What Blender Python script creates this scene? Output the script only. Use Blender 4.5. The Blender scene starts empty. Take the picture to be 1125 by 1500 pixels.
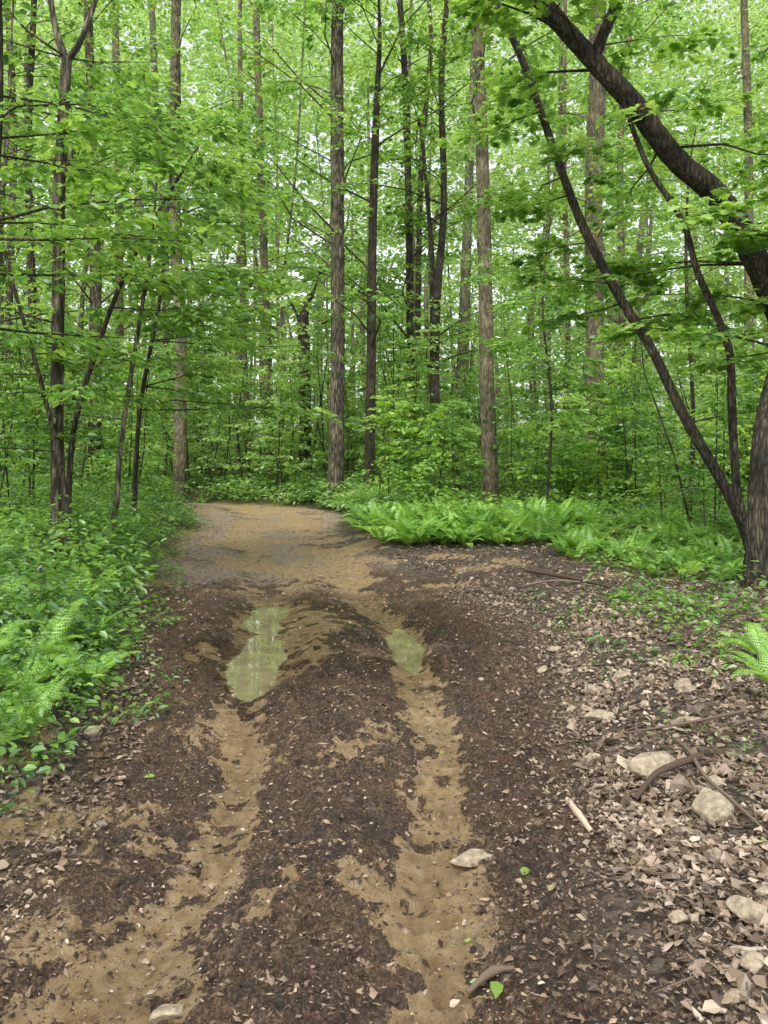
import bpy, math, numpy as np
from mathutils import Vector
rng=np.random.default_rng(11)
F=1133.0; EYE=1.6
scene=bpy.context.scene
# ---------------------------------------------------------------- noise
_T=np.random.default_rng(3).random((8,256,256))
def vn(x,y,s=0):
    x=np.asarray(x,float);y=np.asarray(y,float)
    xi=np.floor(x).astype(int);yi=np.floor(y).astype(int)
    fx=x-xi;fy=y-yi;fx=fx*fx*(3-2*fx);fy=fy*fy*(3-2*fy)
    t=_T[s%8]
    a=t[xi&255,yi&255];b=t[(xi+1)&255,yi&255];c=t[xi&255,(yi+1)&255];d=t[(xi+1)&255,(yi+1)&255]
    return (a*(1-fx)+b*fx)*(1-fy)+(c*(1-fx)+d*fx)*fy
def fbm(x,y,f,o=4,s=0):
    v=0;a=.5;tot=0
    for i in range(o):
        # rotate each octave so the lattice never shows
        c,sn=math.cos(.6+i*1.1),math.sin(.6+i*1.1)
        v=v+a*vn((x*c-y*sn)*f+17.3*i+s*5.1,(x*sn+y*c)*f+9.7*i+s*3.3,s+i);tot+=a;a*=.55;f*=2.07
    return v/tot
def ss(a,b,v):
    t=np.clip((v-a)/(b-a),0,1);return t*t*(3-2*t)
# ---------------------------------------------------------------- terrain description (metres)
EY=[-6,2.1,2.8,3.4,4.1,5.3,6.5,7.55,9.07,11.3,13.9,18.1,20,21.5,22.7,23.8,25,27,30,40,80]
EL=[-1.4,-1.35,-1.35,-1.35,-1.42,-1.72,-2.1,-2.35,-2.74,-3.2,-3.8,-4.7,-5.15,-6.0,-7.6,-10.5,-15,-25,-45,-90,-150]
ER=[1.0,.86,.86,.9,1.0,1.2,1.4,1.2,.75,.08,-.55,-1.0,-1.3,-2.0,-3.6,-6.2,-10.5,-19,-34,-80,-140]
LY=[-6,2.1,2.8,3.4,4.1,5.3,6.3,8.2,11,14,18,23]
LX=[-.95,-.84,-.68,-.65,-.75,-.98,-1.02,-1.25,-1.65,-2.4,-3.0,-4.4]
LW=[.28,.26,.17,.14,.15,.19,.25,.3,.4,.5,.6,.7]
RY=[-6,2.1,2.8,3.4,4.1,5.3,6.5,8.2,10.7,14,18,23]
RX=[.1,.12,.18,.24,.29,.25,.2,-.16,-.72,-1.3,-2.0,-3.4]
RW=[.13,.14,.16,.16,.17,.16,.17,.25,.4,.5,.6,.7]
def Lf(y):return np.interp(y,EY,EL)
def Rf(y):return np.interp(y,EY,ER)
def pud(x,y):
    w=1.7*(fbm(x,y,3.2,4,2)-.5)+.7*(fbm(x,y,14,3,3)-.5)
    e1=1-((x+.84)/.50)**2-((y-6.2)/.95)**2+w*.9
    e2=1-((x-.19)/.17)**2-((y-6.6)/.8)**2+w*.7
    e3=1-((x+1.12)/.48)**2-((y-7.8)/.65)**2+w
    e4=1-((x+.62)/.48)**2-((y-7.1)/.9)**2+w*1.3
    e5=1-((x+1.3)/.33)**2-((y-6.1)/.45)**2+w
    r=lambda e:ss(-.7,.9,e)
    return np.maximum(np.maximum(r(e1),.95*r(e2)),np.maximum(np.maximum(.9*r(e3),.9*r(e5)),.9*r(e4)))
def ruts(x,y):
    wob=.12*(fbm(x*0+1.3,y,1.1,3,5)-.5)
    gl=np.exp(-((x-np.interp(y,LY,LX)-wob)/(np.interp(y,LY,LW)*1.05))**2)
    gr=np.exp(-((x-np.interp(y,RY,RX)+wob)/(np.interp(y,RY,RW)*1.05))**2)
    return gl,gr
def edges(x,y):
    a=fbm(x,y,1.5,4,1)-.5;b=fbm(x,y,1.3,4,2)-.5
    k=ss(6,12,y)
    return Lf(y)+(.45+.3*k)*a+1.2*k*(fbm(x*0+3,y,.35,2,3)-.5),Rf(y)+(.6+.3*k)*b+.7*k*(fbm(x*0+7,y,.4,2,5)-.5)
def H(x,y,fine=True):
    x=np.asarray(x,float);y=np.asarray(y,float)
    L,R=edges(x,y)
    dl=L-x;dr=x-R
    z=.26*ss(-.15,1.0,dl)+.035*np.clip(dl-.9,0,7)
    z=z+.08*ss(-.1,.6,dr)+.012*np.clip(dr-.5,0,8)
    z=z+.03*np.clip(y-25,0,60)+.25*ss(0,2.5,dr)*ss(20,23,y)
    z=z+.10*(fbm(x,y,.35,3,3)-.5)*ss(2,6,np.maximum(dl,dr)+3)
    inside=ss(-.1,.25,-np.maximum(dl,dr))
    gl,gr=ruts(x,y)
    fade=1-ss(11,20,y)*.5
    z=z-.070*fade*(gl+gr)*inside
    mound=np.exp(-((x-(np.interp(y,LY,LX)+np.interp(y,RY,RX))/2)/.27)**2)+.8*np.exp(-((x-np.interp(y,LY,LX)+.48)/.2)**2)
    z=z+.05*mound*inside*(1-ss(7,12,y))
    p=pud(x,y)
    z=z-.058*p
    if fine:
        dry=1-.65*np.clip(gl+gr,0,1)
        z=z+inside*(.05*(fbm(x,y,5,3,4)-.5)*(1-.4*p)+.08*dry*(fbm(x,y,15,4,6)-.5)*(1-.75*p)+.036*dry*(fbm(x,y,42,3,1)-.5)*(1-.7*p))
        z=z+(1-inside)*(.05*(fbm(x,y,4,3,4)-.5)+.02*(fbm(x,y,22,3,4)-.5))
        tr=inside*ss(.2,.35,x-np.interp(y,RY,RX))*(1-ss(.75,.95,x-np.interp(y,RY,RX)))*(1-ss(6,8,y))
        z=z+.019*tr*np.sin((y+.25*x+.05*fbm(x,y,3,2,1))*2*math.pi/.085)*ss(.3,.55,fbm(x,y,2.5,2,6))
        tr3=inside*np.exp(-((x-np.interp(y,LY,LX)-.42)/.16)**2)*(1-ss(6,8,y))
        z=z+.018*tr3*np.sin((y-.2*x+.05*fbm(x,y,3,2,1))*2*math.pi/.09)*ss(.35,.55,fbm(x,y,2.2,2,2))
        tr2=(gr+gl)*(1-p)*inside*(1-ss(5.5,7,y))
        z=z+.018*tr2*np.sin((y-.3*x+.06*fbm(x,y,4,2,3))*2*math.pi/.10)*ss(.4,.6,fbm(x,y,3,2,2))
    return z
WL=-.087
# ---------------------------------------------------------------- mesh builder
class MB:
    def __init__(s): s.v=[];s.f=[];s.m=[];s.t=[];s.n=0;s.sm=[]
    def add(s,v,f,mat=0,tint=None,smooth=False):
        v=np.asarray(v,float).reshape(-1,3);f=np.asarray(f,np.int64)
        if len(v)==0:return
        if tint is None: tint=np.zeros(len(v))+.5
        s.v.append(v);s.t.append(np.asarray(tint,float).ravel());s.f.append(f+s.n)
        s.m.append(np.full(len(f),mat));s.sm.append(np.full(len(f),smooth));s.n+=len(v)
    def build(s,name,mats):
        me=bpy.data.meshes.new(name)
        V=np.concatenate(s.v).astype(np.float32)
        me.vertices.add(len(V));me.vertices.foreach_set('co',V.ravel())
        loops=np.concatenate([f.ravel() for f in s.f]).astype(np.int32)
        tot=np.concatenate([np.full(len(f),f.shape[1]) for f in s.f]).astype(np.int32)
        st=np.concatenate([[0],np.cumsum(tot)[:-1]]).astype(np.int32)
        me.loops.add(len(loops));me.loops.foreach_set('vertex_index',loops)
        me.polygons.add(len(tot));me.polygons.foreach_set('loop_start',st);me.polygons.foreach_set('loop_total',tot)
        me.polygons.foreach_set('material_index',np.concatenate(s.m).astype(np.int32))
        me.polygons.foreach_set('use_smooth',np.concatenate(s.sm).astype(bool))
        a=me.attributes.new('tint','FLOAT','POINT');a.data.foreach_set('value',np.concatenate(s.t).astype(np.float32))
        for m in mats: me.materials.append(m)
        me.update(calc_edges=True)
        ob=bpy.data.objects.new(name,me);scene.collection.objects.link(ob);return ob
def nrm(a): return a/(np.linalg.norm(a,axis=-1,keepdims=True)+1e-9)
OV=(np.array([[0,0,0],[.28,.27,.06],[.68,.23,.04],[1,0,-.1],[.68,-.23,.04],[.28,-.27,.06]]),np.array([[0,1,2,3],[0,3,4,5]]))
DI=(np.array([[0,0,0],[.5,.33,.05],[1,0,-.05],[.5,-.33,.05]]),np.array([[0,1,2,3]]))
_mp=[(0,0),(-.12,.3),(.12,.27),(.2,.62),(.42,.3),(.62,.36),(1,0),(.62,-.36),(.42,-.3),(.2,-.62),(.12,-.27),(-.12,-.3)]
MP=(np.array([[.3,0,.05]]+[[a,b,-.12*abs(b)-.05*abs(a-.3)] for a,b in _mp]),np.array([[0,i+1,(i+1)%12+1] for i in range(12)]))
PN=(np.array([[0,0,0],[.45,.16,.0],[1,0,-.03],[.45,-.16,.0]]),np.array([[0,1,2,3]]))
def leaves(mb,C,D,N,size,tmpl,mat,tint=None,crinkle=0,smooth=False):
    C=C.reshape(-1,3);D=nrm(D.reshape(-1,3));N=N.reshape(-1,3)
    S=nrm(np.cross(N,D));N=np.cross(D,S);n=len(C)
    size=np.broadcast_to(np.asarray(size,float).ravel(),(n,)) if np.size(size)>1 else np.full(n,float(size))
    tv,tf=tmpl;k=len(tv)
    T=np.broadcast_to(tv,(n,k,3)).copy()
    if crinkle: T+=rng.normal(0,crinkle,(n,k,3))*np.array([.5,.5,1])
    V=C[:,None]+size[:,None,None]*(T[...,0:1]*D[:,None]+T[...,1:2]*S[:,None]+T[...,2:3]*N[:,None])
    f=(tf[None]+(np.arange(n)*k)[:,None,None]).reshape(-1,tf.shape[1])
    if tint is None: tint=rng.random(n)
    mb.add(V,f,mat,np.repeat(np.broadcast_to(tint,(n,)),k),smooth)
def sticks(mb,A,B,ra,rb,mat,sides=3,tint=.5):
    A=np.asarray(A,float).reshape(-1,3);B=np.asarray(B,float).reshape(-1,3);n=len(A)
    ra=np.broadcast_to(ra,(n,));rb=np.broadcast_to(rb,(n,))
    d=nrm(B-A);ref=np.where(np.abs(d[:,2:3])>.8,np.array([[1.,0,0]]),np.array([[0,0,1.]]))
    u=nrm(np.cross(d,ref));w=np.cross(d,u)
    an=np.arange(sides)*2*math.pi/sides
    ring=np.cos(an)[None,:,None]*u[:,None]+np.sin(an)[None,:,None]*w[:,None]
    V=np.concatenate([A[:,None]+ring*ra[:,None,None],B[:,None]+ring*rb[:,None,None]],1)
    i=np.arange(sides);j=(i+1)%sides
    f=np.stack([i,j,j+sides,i+sides],1)
    f=(f[None]+(np.arange(n)*2*sides)[:,None,None]).reshape(-1,4)
    mb.add(V,f,mat,np.full(n*2*sides,tint),True)
def smoothpath(P,R,k=8):
    P=np.array(P,float);R=np.array(R,float)
    Q=np.vstack([2*P[0]-P[1],P,2*P[-1]-P[-2]]);out=[];ro=[]
    for i in range(len(P)-1):
        p0,p1,p2,p3=Q[i:i+4]
        for t in np.arange(k)/k:
            out.append(.5*((2*p1)+(-p0+p2)*t+(2*p0-5*p1+4*p2-p3)*t*t+(-p0+3*p1-3*p2+p3)*t**3));ro.append(R[i]*(1-t)+R[i+1]*t)
    out.append(P[-1]);ro.append(R[-1]);return np.array(out),np.array(ro)
def tube(mb,P,R,sides=12,mat=0,k=8,rough=.06,tint=.5):
    P,R=smoothpath(P,R,k);n=len(P)
    t=nrm(np.gradient(P,axis=0))
    ref=np.array([0,1.,0.]) if abs(t[:,1]).mean()<.7 else np.array([0,0,1.])
    u=nrm(np.cross(t,ref));w=np.cross(t,u)
    an=np.arange(sides)*2*math.pi/sides
    zz=np.cumsum(np.r_[0,np.linalg.norm(np.diff(P,axis=0),axis=1)])
    ph=rng.random()*50
    nz=1+rough*2*(vn(np.repeat(np.arange(sides)[None],n,0)*.9+ph,np.repeat(zz[:,None],sides,1)*1.3+ph,1)-.5)+rough*.8*rng.normal(size=(n,sides))*.5
    ring=np.cos(an)[None,:,None]*u[:,None]+np.sin(an)[None,:,None]*w[:,None]
    V=P[:,None]+ring*(R[:,None]*nz)[...,None]
    i=np.arange(sides);j=(i+1)%sides
    f=(np.stack([i,i+sides,j+sides,j],1)[None]+(np.arange(n-1)*sides)[:,None,None]).reshape(-1,4)
    mb.add(V,f,mat,np.full(n*sides,tint),True)
    return P,R
def sprays(mb,O,az,L,K,size,mat,tmpl,bmat=0,slope=.1,droop=.25,tw=.004,w=.42,side=0,jit=.45,tbase=None):
    O=np.asarray(O,float).reshape(-1,3);N=len(O)
    if N==0:return
    az=np.broadcast_to(az,(N,));L=np.broadcast_to(L,(N,));slope=np.broadcast_to(slope,(N,))
    D=np.stack([np.cos(az),np.sin(az),0*az],1);S=np.stack([-np.sin(az),np.cos(az),0*az],1)
    t=rng.uniform(.12,1,(N,K));sd=rng.uniform(-1,1,(N,K));wd=w*np.sin(np.pi*np.clip(t,.0,1)**.8*.9+.2)
    off=sd*wd*L[:,None]
    pos=O[:,None]+D[:,None]*(t*L[:,None])[...,None]+S[:,None]*off[...,None]
    zoff=slope[:,None]*t*L[:,None]-droop*(t**2+.6*np.abs(sd)*wd)*L[:,None]+rng.normal(0,.035,(N,K))*L[:,None]
    pos[...,2]+=zoff
    la=az[:,None]+np.sign(sd)*rng.uniform(.1,1.4,(N,K))
    LD=np.stack([np.cos(la),np.sin(la),rng.normal(-.25,.25,(N,K))],-1)
    NN=np.stack([rng.normal(0,jit,(N,K)),rng.normal(0,jit,(N,K)),np.ones((N,K))],-1)
    sz=np.broadcast_to(np.asarray(size,float).reshape(-1,1),(N,K))*rng.uniform(.55,1.25,(N,K))
    if tbase is None: tb=rng.uniform(.15,.8,(N,1))
    else: tb=np.broadcast_to(np.asarray(tbase,float).reshape(-1,1),(N,1))
    ti=np.clip(tb+rng.normal(0,.16,(N,K)),0,1)
    leaves(mb,pos,LD,NN,sz.ravel(),tmpl,mat,ti.ravel())
    if tw>0:
        m=O+D*(L*.5)[:,None];m[:,2]+=slope*.5*L-droop*.25*L
        e=O+D*L[:,None];e[:,2]+=slope*L-droop*L
        sticks(mb,O,m,tw,tw*.7,bmat);sticks(mb,m,e,tw*.7,tw*.3,bmat)
# ---------------------------------------------------------------- materials
def newmat(name):
    m=bpy.data.materials.new(name);m.use_nodes=True;nt=m.node_tree;nt.nodes.clear();return m,nt
def nd(nt,t,**k):
    n=nt.nodes.new(t)
    for a,b in k.items():
        if a in n.inputs: n.inputs[a].default_value=b
        else: setattr(n,a,b)
    return n
def ramp(nt,src,stops):
    r=nt.nodes.new('ShaderNodeValToRGB');e=r.color_ramp.elements
    while len(e)<len(stops): e.new(.5)
    for i,(p,c) in enumerate(stops):
        e[i].position=p;e[i].color=(c[0],c[1],c[2],1)
    nt.links.new(src,r.inputs[0]);return r
def leafmat(name,stops,trans=.5,tboost=1.5,gloss=.06):
    m,nt=newmat(name);l=nt.links.new
    at=nd(nt,'ShaderNodeAttribute',attribute_name='tint')
    r=ramp(nt,at.outputs['Fac'],stops)
    d=nd(nt,'ShaderNodeBsdfDiffuse');l(r.outputs[0],d.inputs[0])
    hs=nd(nt,'ShaderNodeHueSaturation',Value=tboost,Saturation=1.0,Hue=.488);l(r.outputs[0],hs.inputs['Color'])
    t=nd(nt,'ShaderNodeBsdfTranslucent');l(hs.outputs[0],t.inputs[0])
    mx=nd(nt,'ShaderNodeMixShader',Fac=trans);l(d.outputs[0],mx.inputs[1]);l(t.outputs[0],mx.inputs[2])
    g=nd(nt,'ShaderNodeBsdfGlossy',Roughness=.42,Color=(.9,.95,1,1))
    m2=nd(nt,'ShaderNodeMixShader',Fac=gloss);l(mx.outputs[0],m2.inputs[1]);l(g.outputs[0],m2.inputs[2])
    o=nd(nt,'ShaderNodeOutputMaterial');l(m2.outputs[0],o.inputs[0]);return m
LEAF=leafmat('green_leaves',[(0,(.05,.14,.02)),(.5,(.165,.34,.04)),(1,(.34,.53,.085))])
LEAFHAZE=leafmat('haze_paled_leaves',[(0,(.10,.23,.035)),(.5,(.27,.45,.10)),(1,(.44,.60,.19))],trans=.55)  # distance haze put into the leaf colour: paler greens for far foliage
FERN=leafmat('fern_green',[(0,(.08,.20,.03)),(.5,(.20,.41,.05)),(1,(.36,.58,.10))],trans=.4)
LITTER=leafmat('dry_leaves',[(0,(.075,.052,.035)),(.4,(.205,.15,.10)),(.75,(.37,.285,.20)),(1,(.60,.50,.38))],trans=.12,tboost=1.2,gloss=.04)
def barkmat(name,c0,c1,c2,sc=9):
    m,nt=newmat(name);l=nt.links.new
    tc=nd(nt,'ShaderNodeTexCoord');mp=nd(nt,'ShaderNodeMapping');mp.inputs['Scale'].default_value=(1,1,.16)
    l(tc.outputs['Object'],mp.inputs[0])
    n1=nd(nt,'ShaderNodeTexNoise',Scale=sc*3.2,Detail=6,Roughness=.65,Distortion=.4);l(mp.outputs[0],n1.inputs['Vector'])
    v=nd(nt,'ShaderNodeTexVoronoi',Scale=sc*3.0,feature='DISTANCE_TO_EDGE');l(mp.outputs[0],v.inputs['Vector'])
    n2=nd(nt,'ShaderNodeTexNoise',Scale=2.2,Detail=5,Roughness=.7);l(tc.outputs['Object'],n2.inputs['Vector'])
    mul=nd(nt,'ShaderNodeMath',operation='MULTIPLY_ADD');l(v.outputs['Distance'],mul.inputs[0]);mul.inputs[1].default_value=.9;l(n1.outputs[0],mul.inputs[2])
    r=ramp(nt,mul.outputs[0],[(.38,c0),(.6,c1),(.85,c2)])
    r2=ramp(nt,n2.outputs[0],[(.38,(.5,.52,.5)),(.62,(1.25,1.22,1.1))])
    mx=nd(nt,'ShaderNodeMixRGB',blend_type='MULTIPLY',Fac=1);l(r.outputs[0],mx.inputs[1]);l(r2.outputs[0],mx.inputs[2])
    b=nd(nt,'ShaderNodeBsdfPrincipled',Roughness=.9);b.inputs['Specular IOR Level'].default_value=.2
    l(mx.outputs[0],b.inputs['Base Color'])
    bp=nd(nt,'ShaderNodeBump',Strength=1,Distance=.04);l(mul.outputs[0],bp.inputs['Height']);l(bp.outputs[0],b.inputs['Normal'])
    o=nd(nt,'ShaderNodeOutputMaterial');l(b.outputs[0],o.inputs[0]);return m
BARK=barkmat('grey_brown_bark',(.05,.043,.028),(.155,.133,.088),(.30,.27,.19))
BARKD=barkmat('dark_bark',(.018,.016,.012),(.05,.043,.033),(.125,.11,.085))
BARKM=barkmat('mottled_bark',(.025,.022,.017),(.09,.078,.056),(.25,.23,.17),6)
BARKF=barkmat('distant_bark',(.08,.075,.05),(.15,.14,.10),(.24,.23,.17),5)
def groundmat():
    m,nt=newmat('forest_floor_and_mud');l=nt.links.new
    tc=nd(nt,'ShaderNodeTexCoord')
    A=nd(nt,'ShaderNodeAttribute',attribute_name='mask');sp=nd(nt,'ShaderNodeSeparateColor');l(A.outputs['Color'],sp.inputs[0])
    B=nd(nt,'ShaderNodeAttribute',attribute_name='mask2');sp2=nd(nt,'ShaderNodeSeparateColor');l(B.outputs['Color'],sp2.inputs[0])
    def noise(s,d=5,r=.6):
        n=nd(nt,'ShaderNodeTexNoise',Scale=s,Detail=d,Roughness=r);l(tc.outputs['Object'],n.inputs['Vector']);return n
    nf=noise(75,6,.75);nm=noise(16,6,.65);nl=noise(2.6,4)
    mud=ramp(nt,nf.outputs[0],[(.34,(.034,.023,.015)),(.5,(.115,.081,.053)),(.64,(.33,.25,.17))])
    red=ramp(nt,nm.outputs[0],[(.35,(.66,.66,.68)),(.62,(1.4,1.28,1.12))])
    big=ramp(nt,nl.outputs[0],[(.35,(.78,.78,.8)),(.65,(1.3,1.18,1.02))])
    mm=nd(nt,'ShaderNodeMixRGB',blend_type='MULTIPLY',Fac=1);l(mud.outputs[0],mm.inputs[1]);l(red.outputs[0],mm.inputs[2])
    mm2=nd(nt,'ShaderNodeMixRGB',blend_type='MULTIPLY',Fac=1);l(mm.outputs[0],mm2.inputs[1]);l(big.outputs[0],mm2.inputs[2])
    clay=ramp(nt,nm.outputs[0],[(.3,(.32,.20,.088)),(.5,(.55,.385,.19)),(.7,(.72,.55,.32))])
    dryc=ramp(nt,nm.outputs[0],[(.3,(.25,.18,.125)),(.5,(.46,.355,.26)),(.7,(.62,.51,.40))])
    vo=nd(nt,'ShaderNodeTexVoronoi',Scale=34,Randomness=1);l(tc.outputs['Object'],vo.inputs['Vector'])
    sv=nd(nt,'ShaderNodeSeparateColor');l(vo.outputs['Color'],sv.inputs[0])
    lit=ramp(nt,sv.outputs[0],[(0,(.045,.032,.021)),(.5,(.13,.094,.064)),(1,(.27,.21,.15))])
    def mix(f,a,b):
        x=nd(nt,'ShaderNodeMixRGB');l(f,x.inputs[0]);l(a,x.inputs[1]);l(b,x.inputs[2]);return x.outputs[0]
    def rough(s,amt,lo,hi,src):
        a=nd(nt,'ShaderNodeMath',operation='SUBTRACT');l(src,a.inputs[0]);a.inputs[1].default_value=.5
        b=nd(nt,'ShaderNodeMath',operation='MULTIPLY_ADD');l(a.outputs[0],b.inputs[0]);b.inputs[1].default_value=amt;l(s,b.inputs[2])
        c=nd(nt,'ShaderNodeMapRange');l(b.outputs[0],c.inputs[0]);c.inputs[1].default_value=lo;c.inputs[2].default_value=hi;return c.outputs[0]
    cm=rough(sp.outputs[1],2.2,.36,.58,nf.outputs[0])
    rm=rough(sp.outputs[0],1.6,.3,.65,nm.outputs[0])
    c=mix(rm,lit.outputs[0],mm2.outputs[0])
    dm=rough(sp2.outputs[0],1.6,.1,.75,nm.outputs[0])
    c=mix(dm,c,dryc.outputs[0])
    c=mix(cm,c,clay.outputs[0])
    wet=nd(nt,'ShaderNodeMixRGB',blend_type='MULTIPLY');l(sp.outputs[2],wet.inputs[0]);l(c,wet.inputs[1]);wet.inputs[2].default_value=(.52,.52,.49,1)
    gm=nd(nt,'ShaderNodeMixRGB');l(sp2.outputs[1],gm.inputs[0]);l(wet.outputs[0],gm.inputs[1]);gm.inputs[2].default_value=(.045,.075,.02,1)
    b=nd(nt,'ShaderNodeBsdfPrincipled');l(gm.outputs[0],b.inputs['Base Color'])
    rr=nd(nt,'ShaderNodeMapRange');l(sp.outputs[2],rr.inputs[0]);rr.inputs[3].default_value=.75;rr.inputs[4].default_value=.22;l(rr.outputs[0],b.inputs['Roughness'])
    b.inputs['Specular IOR Level'].default_value=.4
    nb=noise(150,4,.7)
    ad=nd(nt,'ShaderNodeMath',operation='MULTIPLY_ADD');l(nf.outputs[0],ad.inputs[0]);ad.inputs[1].default_value=2.;l(nb.outputs[0],ad.inputs[2])
    bp=nd(nt,'ShaderNodeBump',Strength=1,Distance=.026);l(ad.outputs[0],bp.inputs['Height']);l(bp.outputs[0],b.inputs['Normal'])
    o=nd(nt,'ShaderNodeOutputMaterial');l(b.outputs[0],o.inputs[0]);return m
GROUND=groundmat()
def simple(name,stops,scale=12,rough=.85,bump=.5,dist=.01,attr=False):
    m,nt=newmat(name);l=nt.links.new
    tc=nd(nt,'ShaderNodeTexCoord');n=nd(nt,'ShaderNodeTexNoise',Scale=scale,Detail=6,Roughness=.65);l(tc.outputs['Object'],n.inputs['Vector'])
    if attr:
        at=nd(nt,'ShaderNodeAttribute',attribute_name='tint');r=ramp(nt,at.outputs['Fac'],stops)
    else: r=ramp(nt,n.outputs[0],stops)
    b=nd(nt,'ShaderNodeBsdfPrincipled',Roughness=rough);l(r.outputs[0],b.inputs['Base Color']);b.inputs['Specular IOR Level'].default_value=.3
    bp=nd(nt,'ShaderNodeBump',Strength=bump,Distance=dist);l(n.outputs[0],bp.inputs['Height']);l(bp.outputs[0],b.inputs['Normal'])
    o=nd(nt,'ShaderNodeOutputMaterial');l(b.outputs[0],o.inputs[0]);return m
ROCK=simple('sandstone',[(.3,(.15,.12,.08)),(.5,(.33,.27,.185)),(.7,(.50,.43,.31))],22,bump=1,dist=.02)
CLOD=simple('mud_crumbs',[(0,(.028,.019,.013)),(.6,(.11,.076,.05)),(1,(.36,.27,.18))],90,attr=True)
WOOD=simple('dead_wood',[(0,(.05,.03,.02)),(.5,(.17,.125,.09)),(1,(.5,.40,.28))],40,attr=True)
PEB=simple('pebble_stone',[(0,(.12,.09,.065)),(.5,(.28,.22,.16)),(1,(.5,.43,.33))],40,attr=True)
mw,nt=newmat('muddy_water')
b=nd(nt,'ShaderNodeBsdfPrincipled',Roughness=.02)
tc=nd(nt,'ShaderNodeTexCoord');n=nd(nt,'ShaderNodeTexNoise',Scale=5,Detail=4);nt.links.new(tc.outputs['Object'],n.inputs['Vector'])
r=ramp(nt,n.outputs[0],[(.3,(.12,.105,.055)),(.7,(.22,.19,.10))]);nt.links.new(r.outputs[0],b.inputs['Base Color']);b.inputs['Specular IOR Level'].default_value=1.0
n2=nd(nt,'ShaderNodeTexNoise',Scale=4,Detail=1);nt.links.new(tc.outputs['Object'],n2.inputs['Vector'])
bp=nd(nt,'ShaderNodeBump',Strength=.03,Distance=.01);nt.links.new(n2.outputs[0],bp.inputs['Height']);nt.links.new(bp.outputs[0],b.inputs['Normal'])
o=nd(nt,'ShaderNodeOutputMaterial');nt.links.new(b.outputs[0],o.inputs[0])
# ---------------------------------------------------------------- terrain mesh
ys=np.concatenate([np.arange(-6,1.6,.2),np.arange(1.6,6,.014),np.arange(6,9,.02),np.arange(9,13,.04),np.arange(13,28,.09),np.arange(28,80,.8),np.geomspace(80,900,18)])
xp=np.concatenate([np.arange(2.6,8,.07),np.arange(8,36,.7),np.geomspace(36,900,18)])
xs=np.concatenate([-xp[::-1],np.arange(-2.55,2.56,.014),xp])
X,Y=np.meshgrid(xs,ys)
Z=H(X,Y)
L,R=edges(X,Y)
outd=np.maximum(L-X,X-R)
road=1-ss(-.3,.3,outd)
gl,gr=ruts(X,Y)
near=1-ss(7.5,9.5,Y)
f5=fbm(X,Y,4.5,4,3)-.5;f18=fbm(X,Y,17,3,5)-.5;f9=fbm(X,Y,9,3,6)
clay=np.maximum(gl*.97,gr*1.05)+.75*f5+.8*f18
clay=ss(.44,.60,clay)*near*(.15+.85*ss(.34,.42,f9))
fg=(1-ss(2.4,2.9,Y))*ss(.47,.55,fbm(X,Y,4,4,7)+.6*f18)*(1-ss(-.6,-.4,X));clay=np.maximum(clay,fg*.95)
fg2=.75*ss(.60,.67,fbm(X,Y,3.5,4,6)+.8*f18)*(1-ss(4,6,Y))*(1-.8*ss(.3,.5,X));clay=np.maximum(clay,fg2)
farclay=ss(.50,.60,fbm(X,Y,1.6,4,1)+.22*np.exp(-((X-np.interp(Y,RY,RX))/.4)**2)+.12*np.exp(-((X-np.interp(Y,LY,LX))/.5)**2)+.3*f5)*ss(7.5,9.5,Y)*.72
clay=np.maximum(clay,farclay)
pp=pud(X,Y);clay=np.maximum(clay*(1-.4*ss(4.8,6,Y)*(1-ss(7.5,8.5,Y))*(X<0)),ss(.3,.75,pp)*.8*ss(.38,.52,fbm(X,Y,5,4,1)+.5*f18))
wetn=ss(.36,.52,fbm(X,Y,3,4,5)+.08)
wet=np.clip(1.3-np.sqrt(((X+.5)/1.35)**2+((Y-6.9)/1.8)**2),0,1)*wetn*1.1+.25*(gl+gr)*near*ss(.5,.6,fbm(X,Y,4,3,2))
wet=np.clip(np.maximum(wet*1.4,ss(.1,.4,pp)),0,1)*road
dry=ss(8.0,11.0,Y+2.5*(fbm(X,Y,.9,3,6)-.5)-1.2*ss(-.6,.4,X))*(1-.55*np.exp(-((X-R+.35)/.45)**2)*(1-ss(14,18,Y)))*road
s_=(X-L)/np.maximum(R-L,.1)+.12*(fbm(X,Y,1.5,3,2)-.5)
bands=np.exp(-((s_-.40)/.07)**2)+np.exp(-((s_-.80)/.07)**2)+.6*np.exp(-((s_-.10)/.08)**2)
dry=dry*(1-.62*np.clip(bands,0,1)*ss(.38,.5,fbm(X,Y,3,3,4)+.05))
dry=dry*(.65+.35*ss(.35,.55,fbm(X*1.6,Y*.6,1.2,3,7)))
green=(1-road)*ss(11,16,Y)*.85+ (X<L-.8)*ss(3,6,Y)*.4
nr,nc=X.shape
idx=np.arange(nr*nc).reshape(nr,nc)
quads=np.stack([idx[:-1,:-1],idx[:-1,1:],idx[1:,1:],idx[1:,:-1]],-1).reshape(-1,4)
rf=(road.ravel()[quads].mean(1)>.5)
P=np.stack([X.ravel(),Y.ravel(),Z.ravel()],1)
M1=np.stack([road.ravel(),clay.ravel(),wet.ravel(),np.ones(P.shape[0])],1).astype(np.float32)
M2=np.stack([dry.ravel(),np.clip(green,0,1).ravel(),0*dry.ravel(),np.ones(P.shape[0])],1).astype(np.float32)
for nm,sel in (('ground',~rf),('dirt_road',rf)):
    q=quads[sel];u,inv=np.unique(q.ravel(),return_inverse=True)
    mb=MB();mb.add(P[u],inv.reshape(-1,4),0,None,True)
    ob=mb.build(nm,[GROUND])
    for an,M in(('mask',M1),('mask2',M2)):
        a=ob.data.attributes.new(an,'FLOAT_COLOR','POINT');a.data.foreach_set('color',M[u].ravel())
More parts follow.
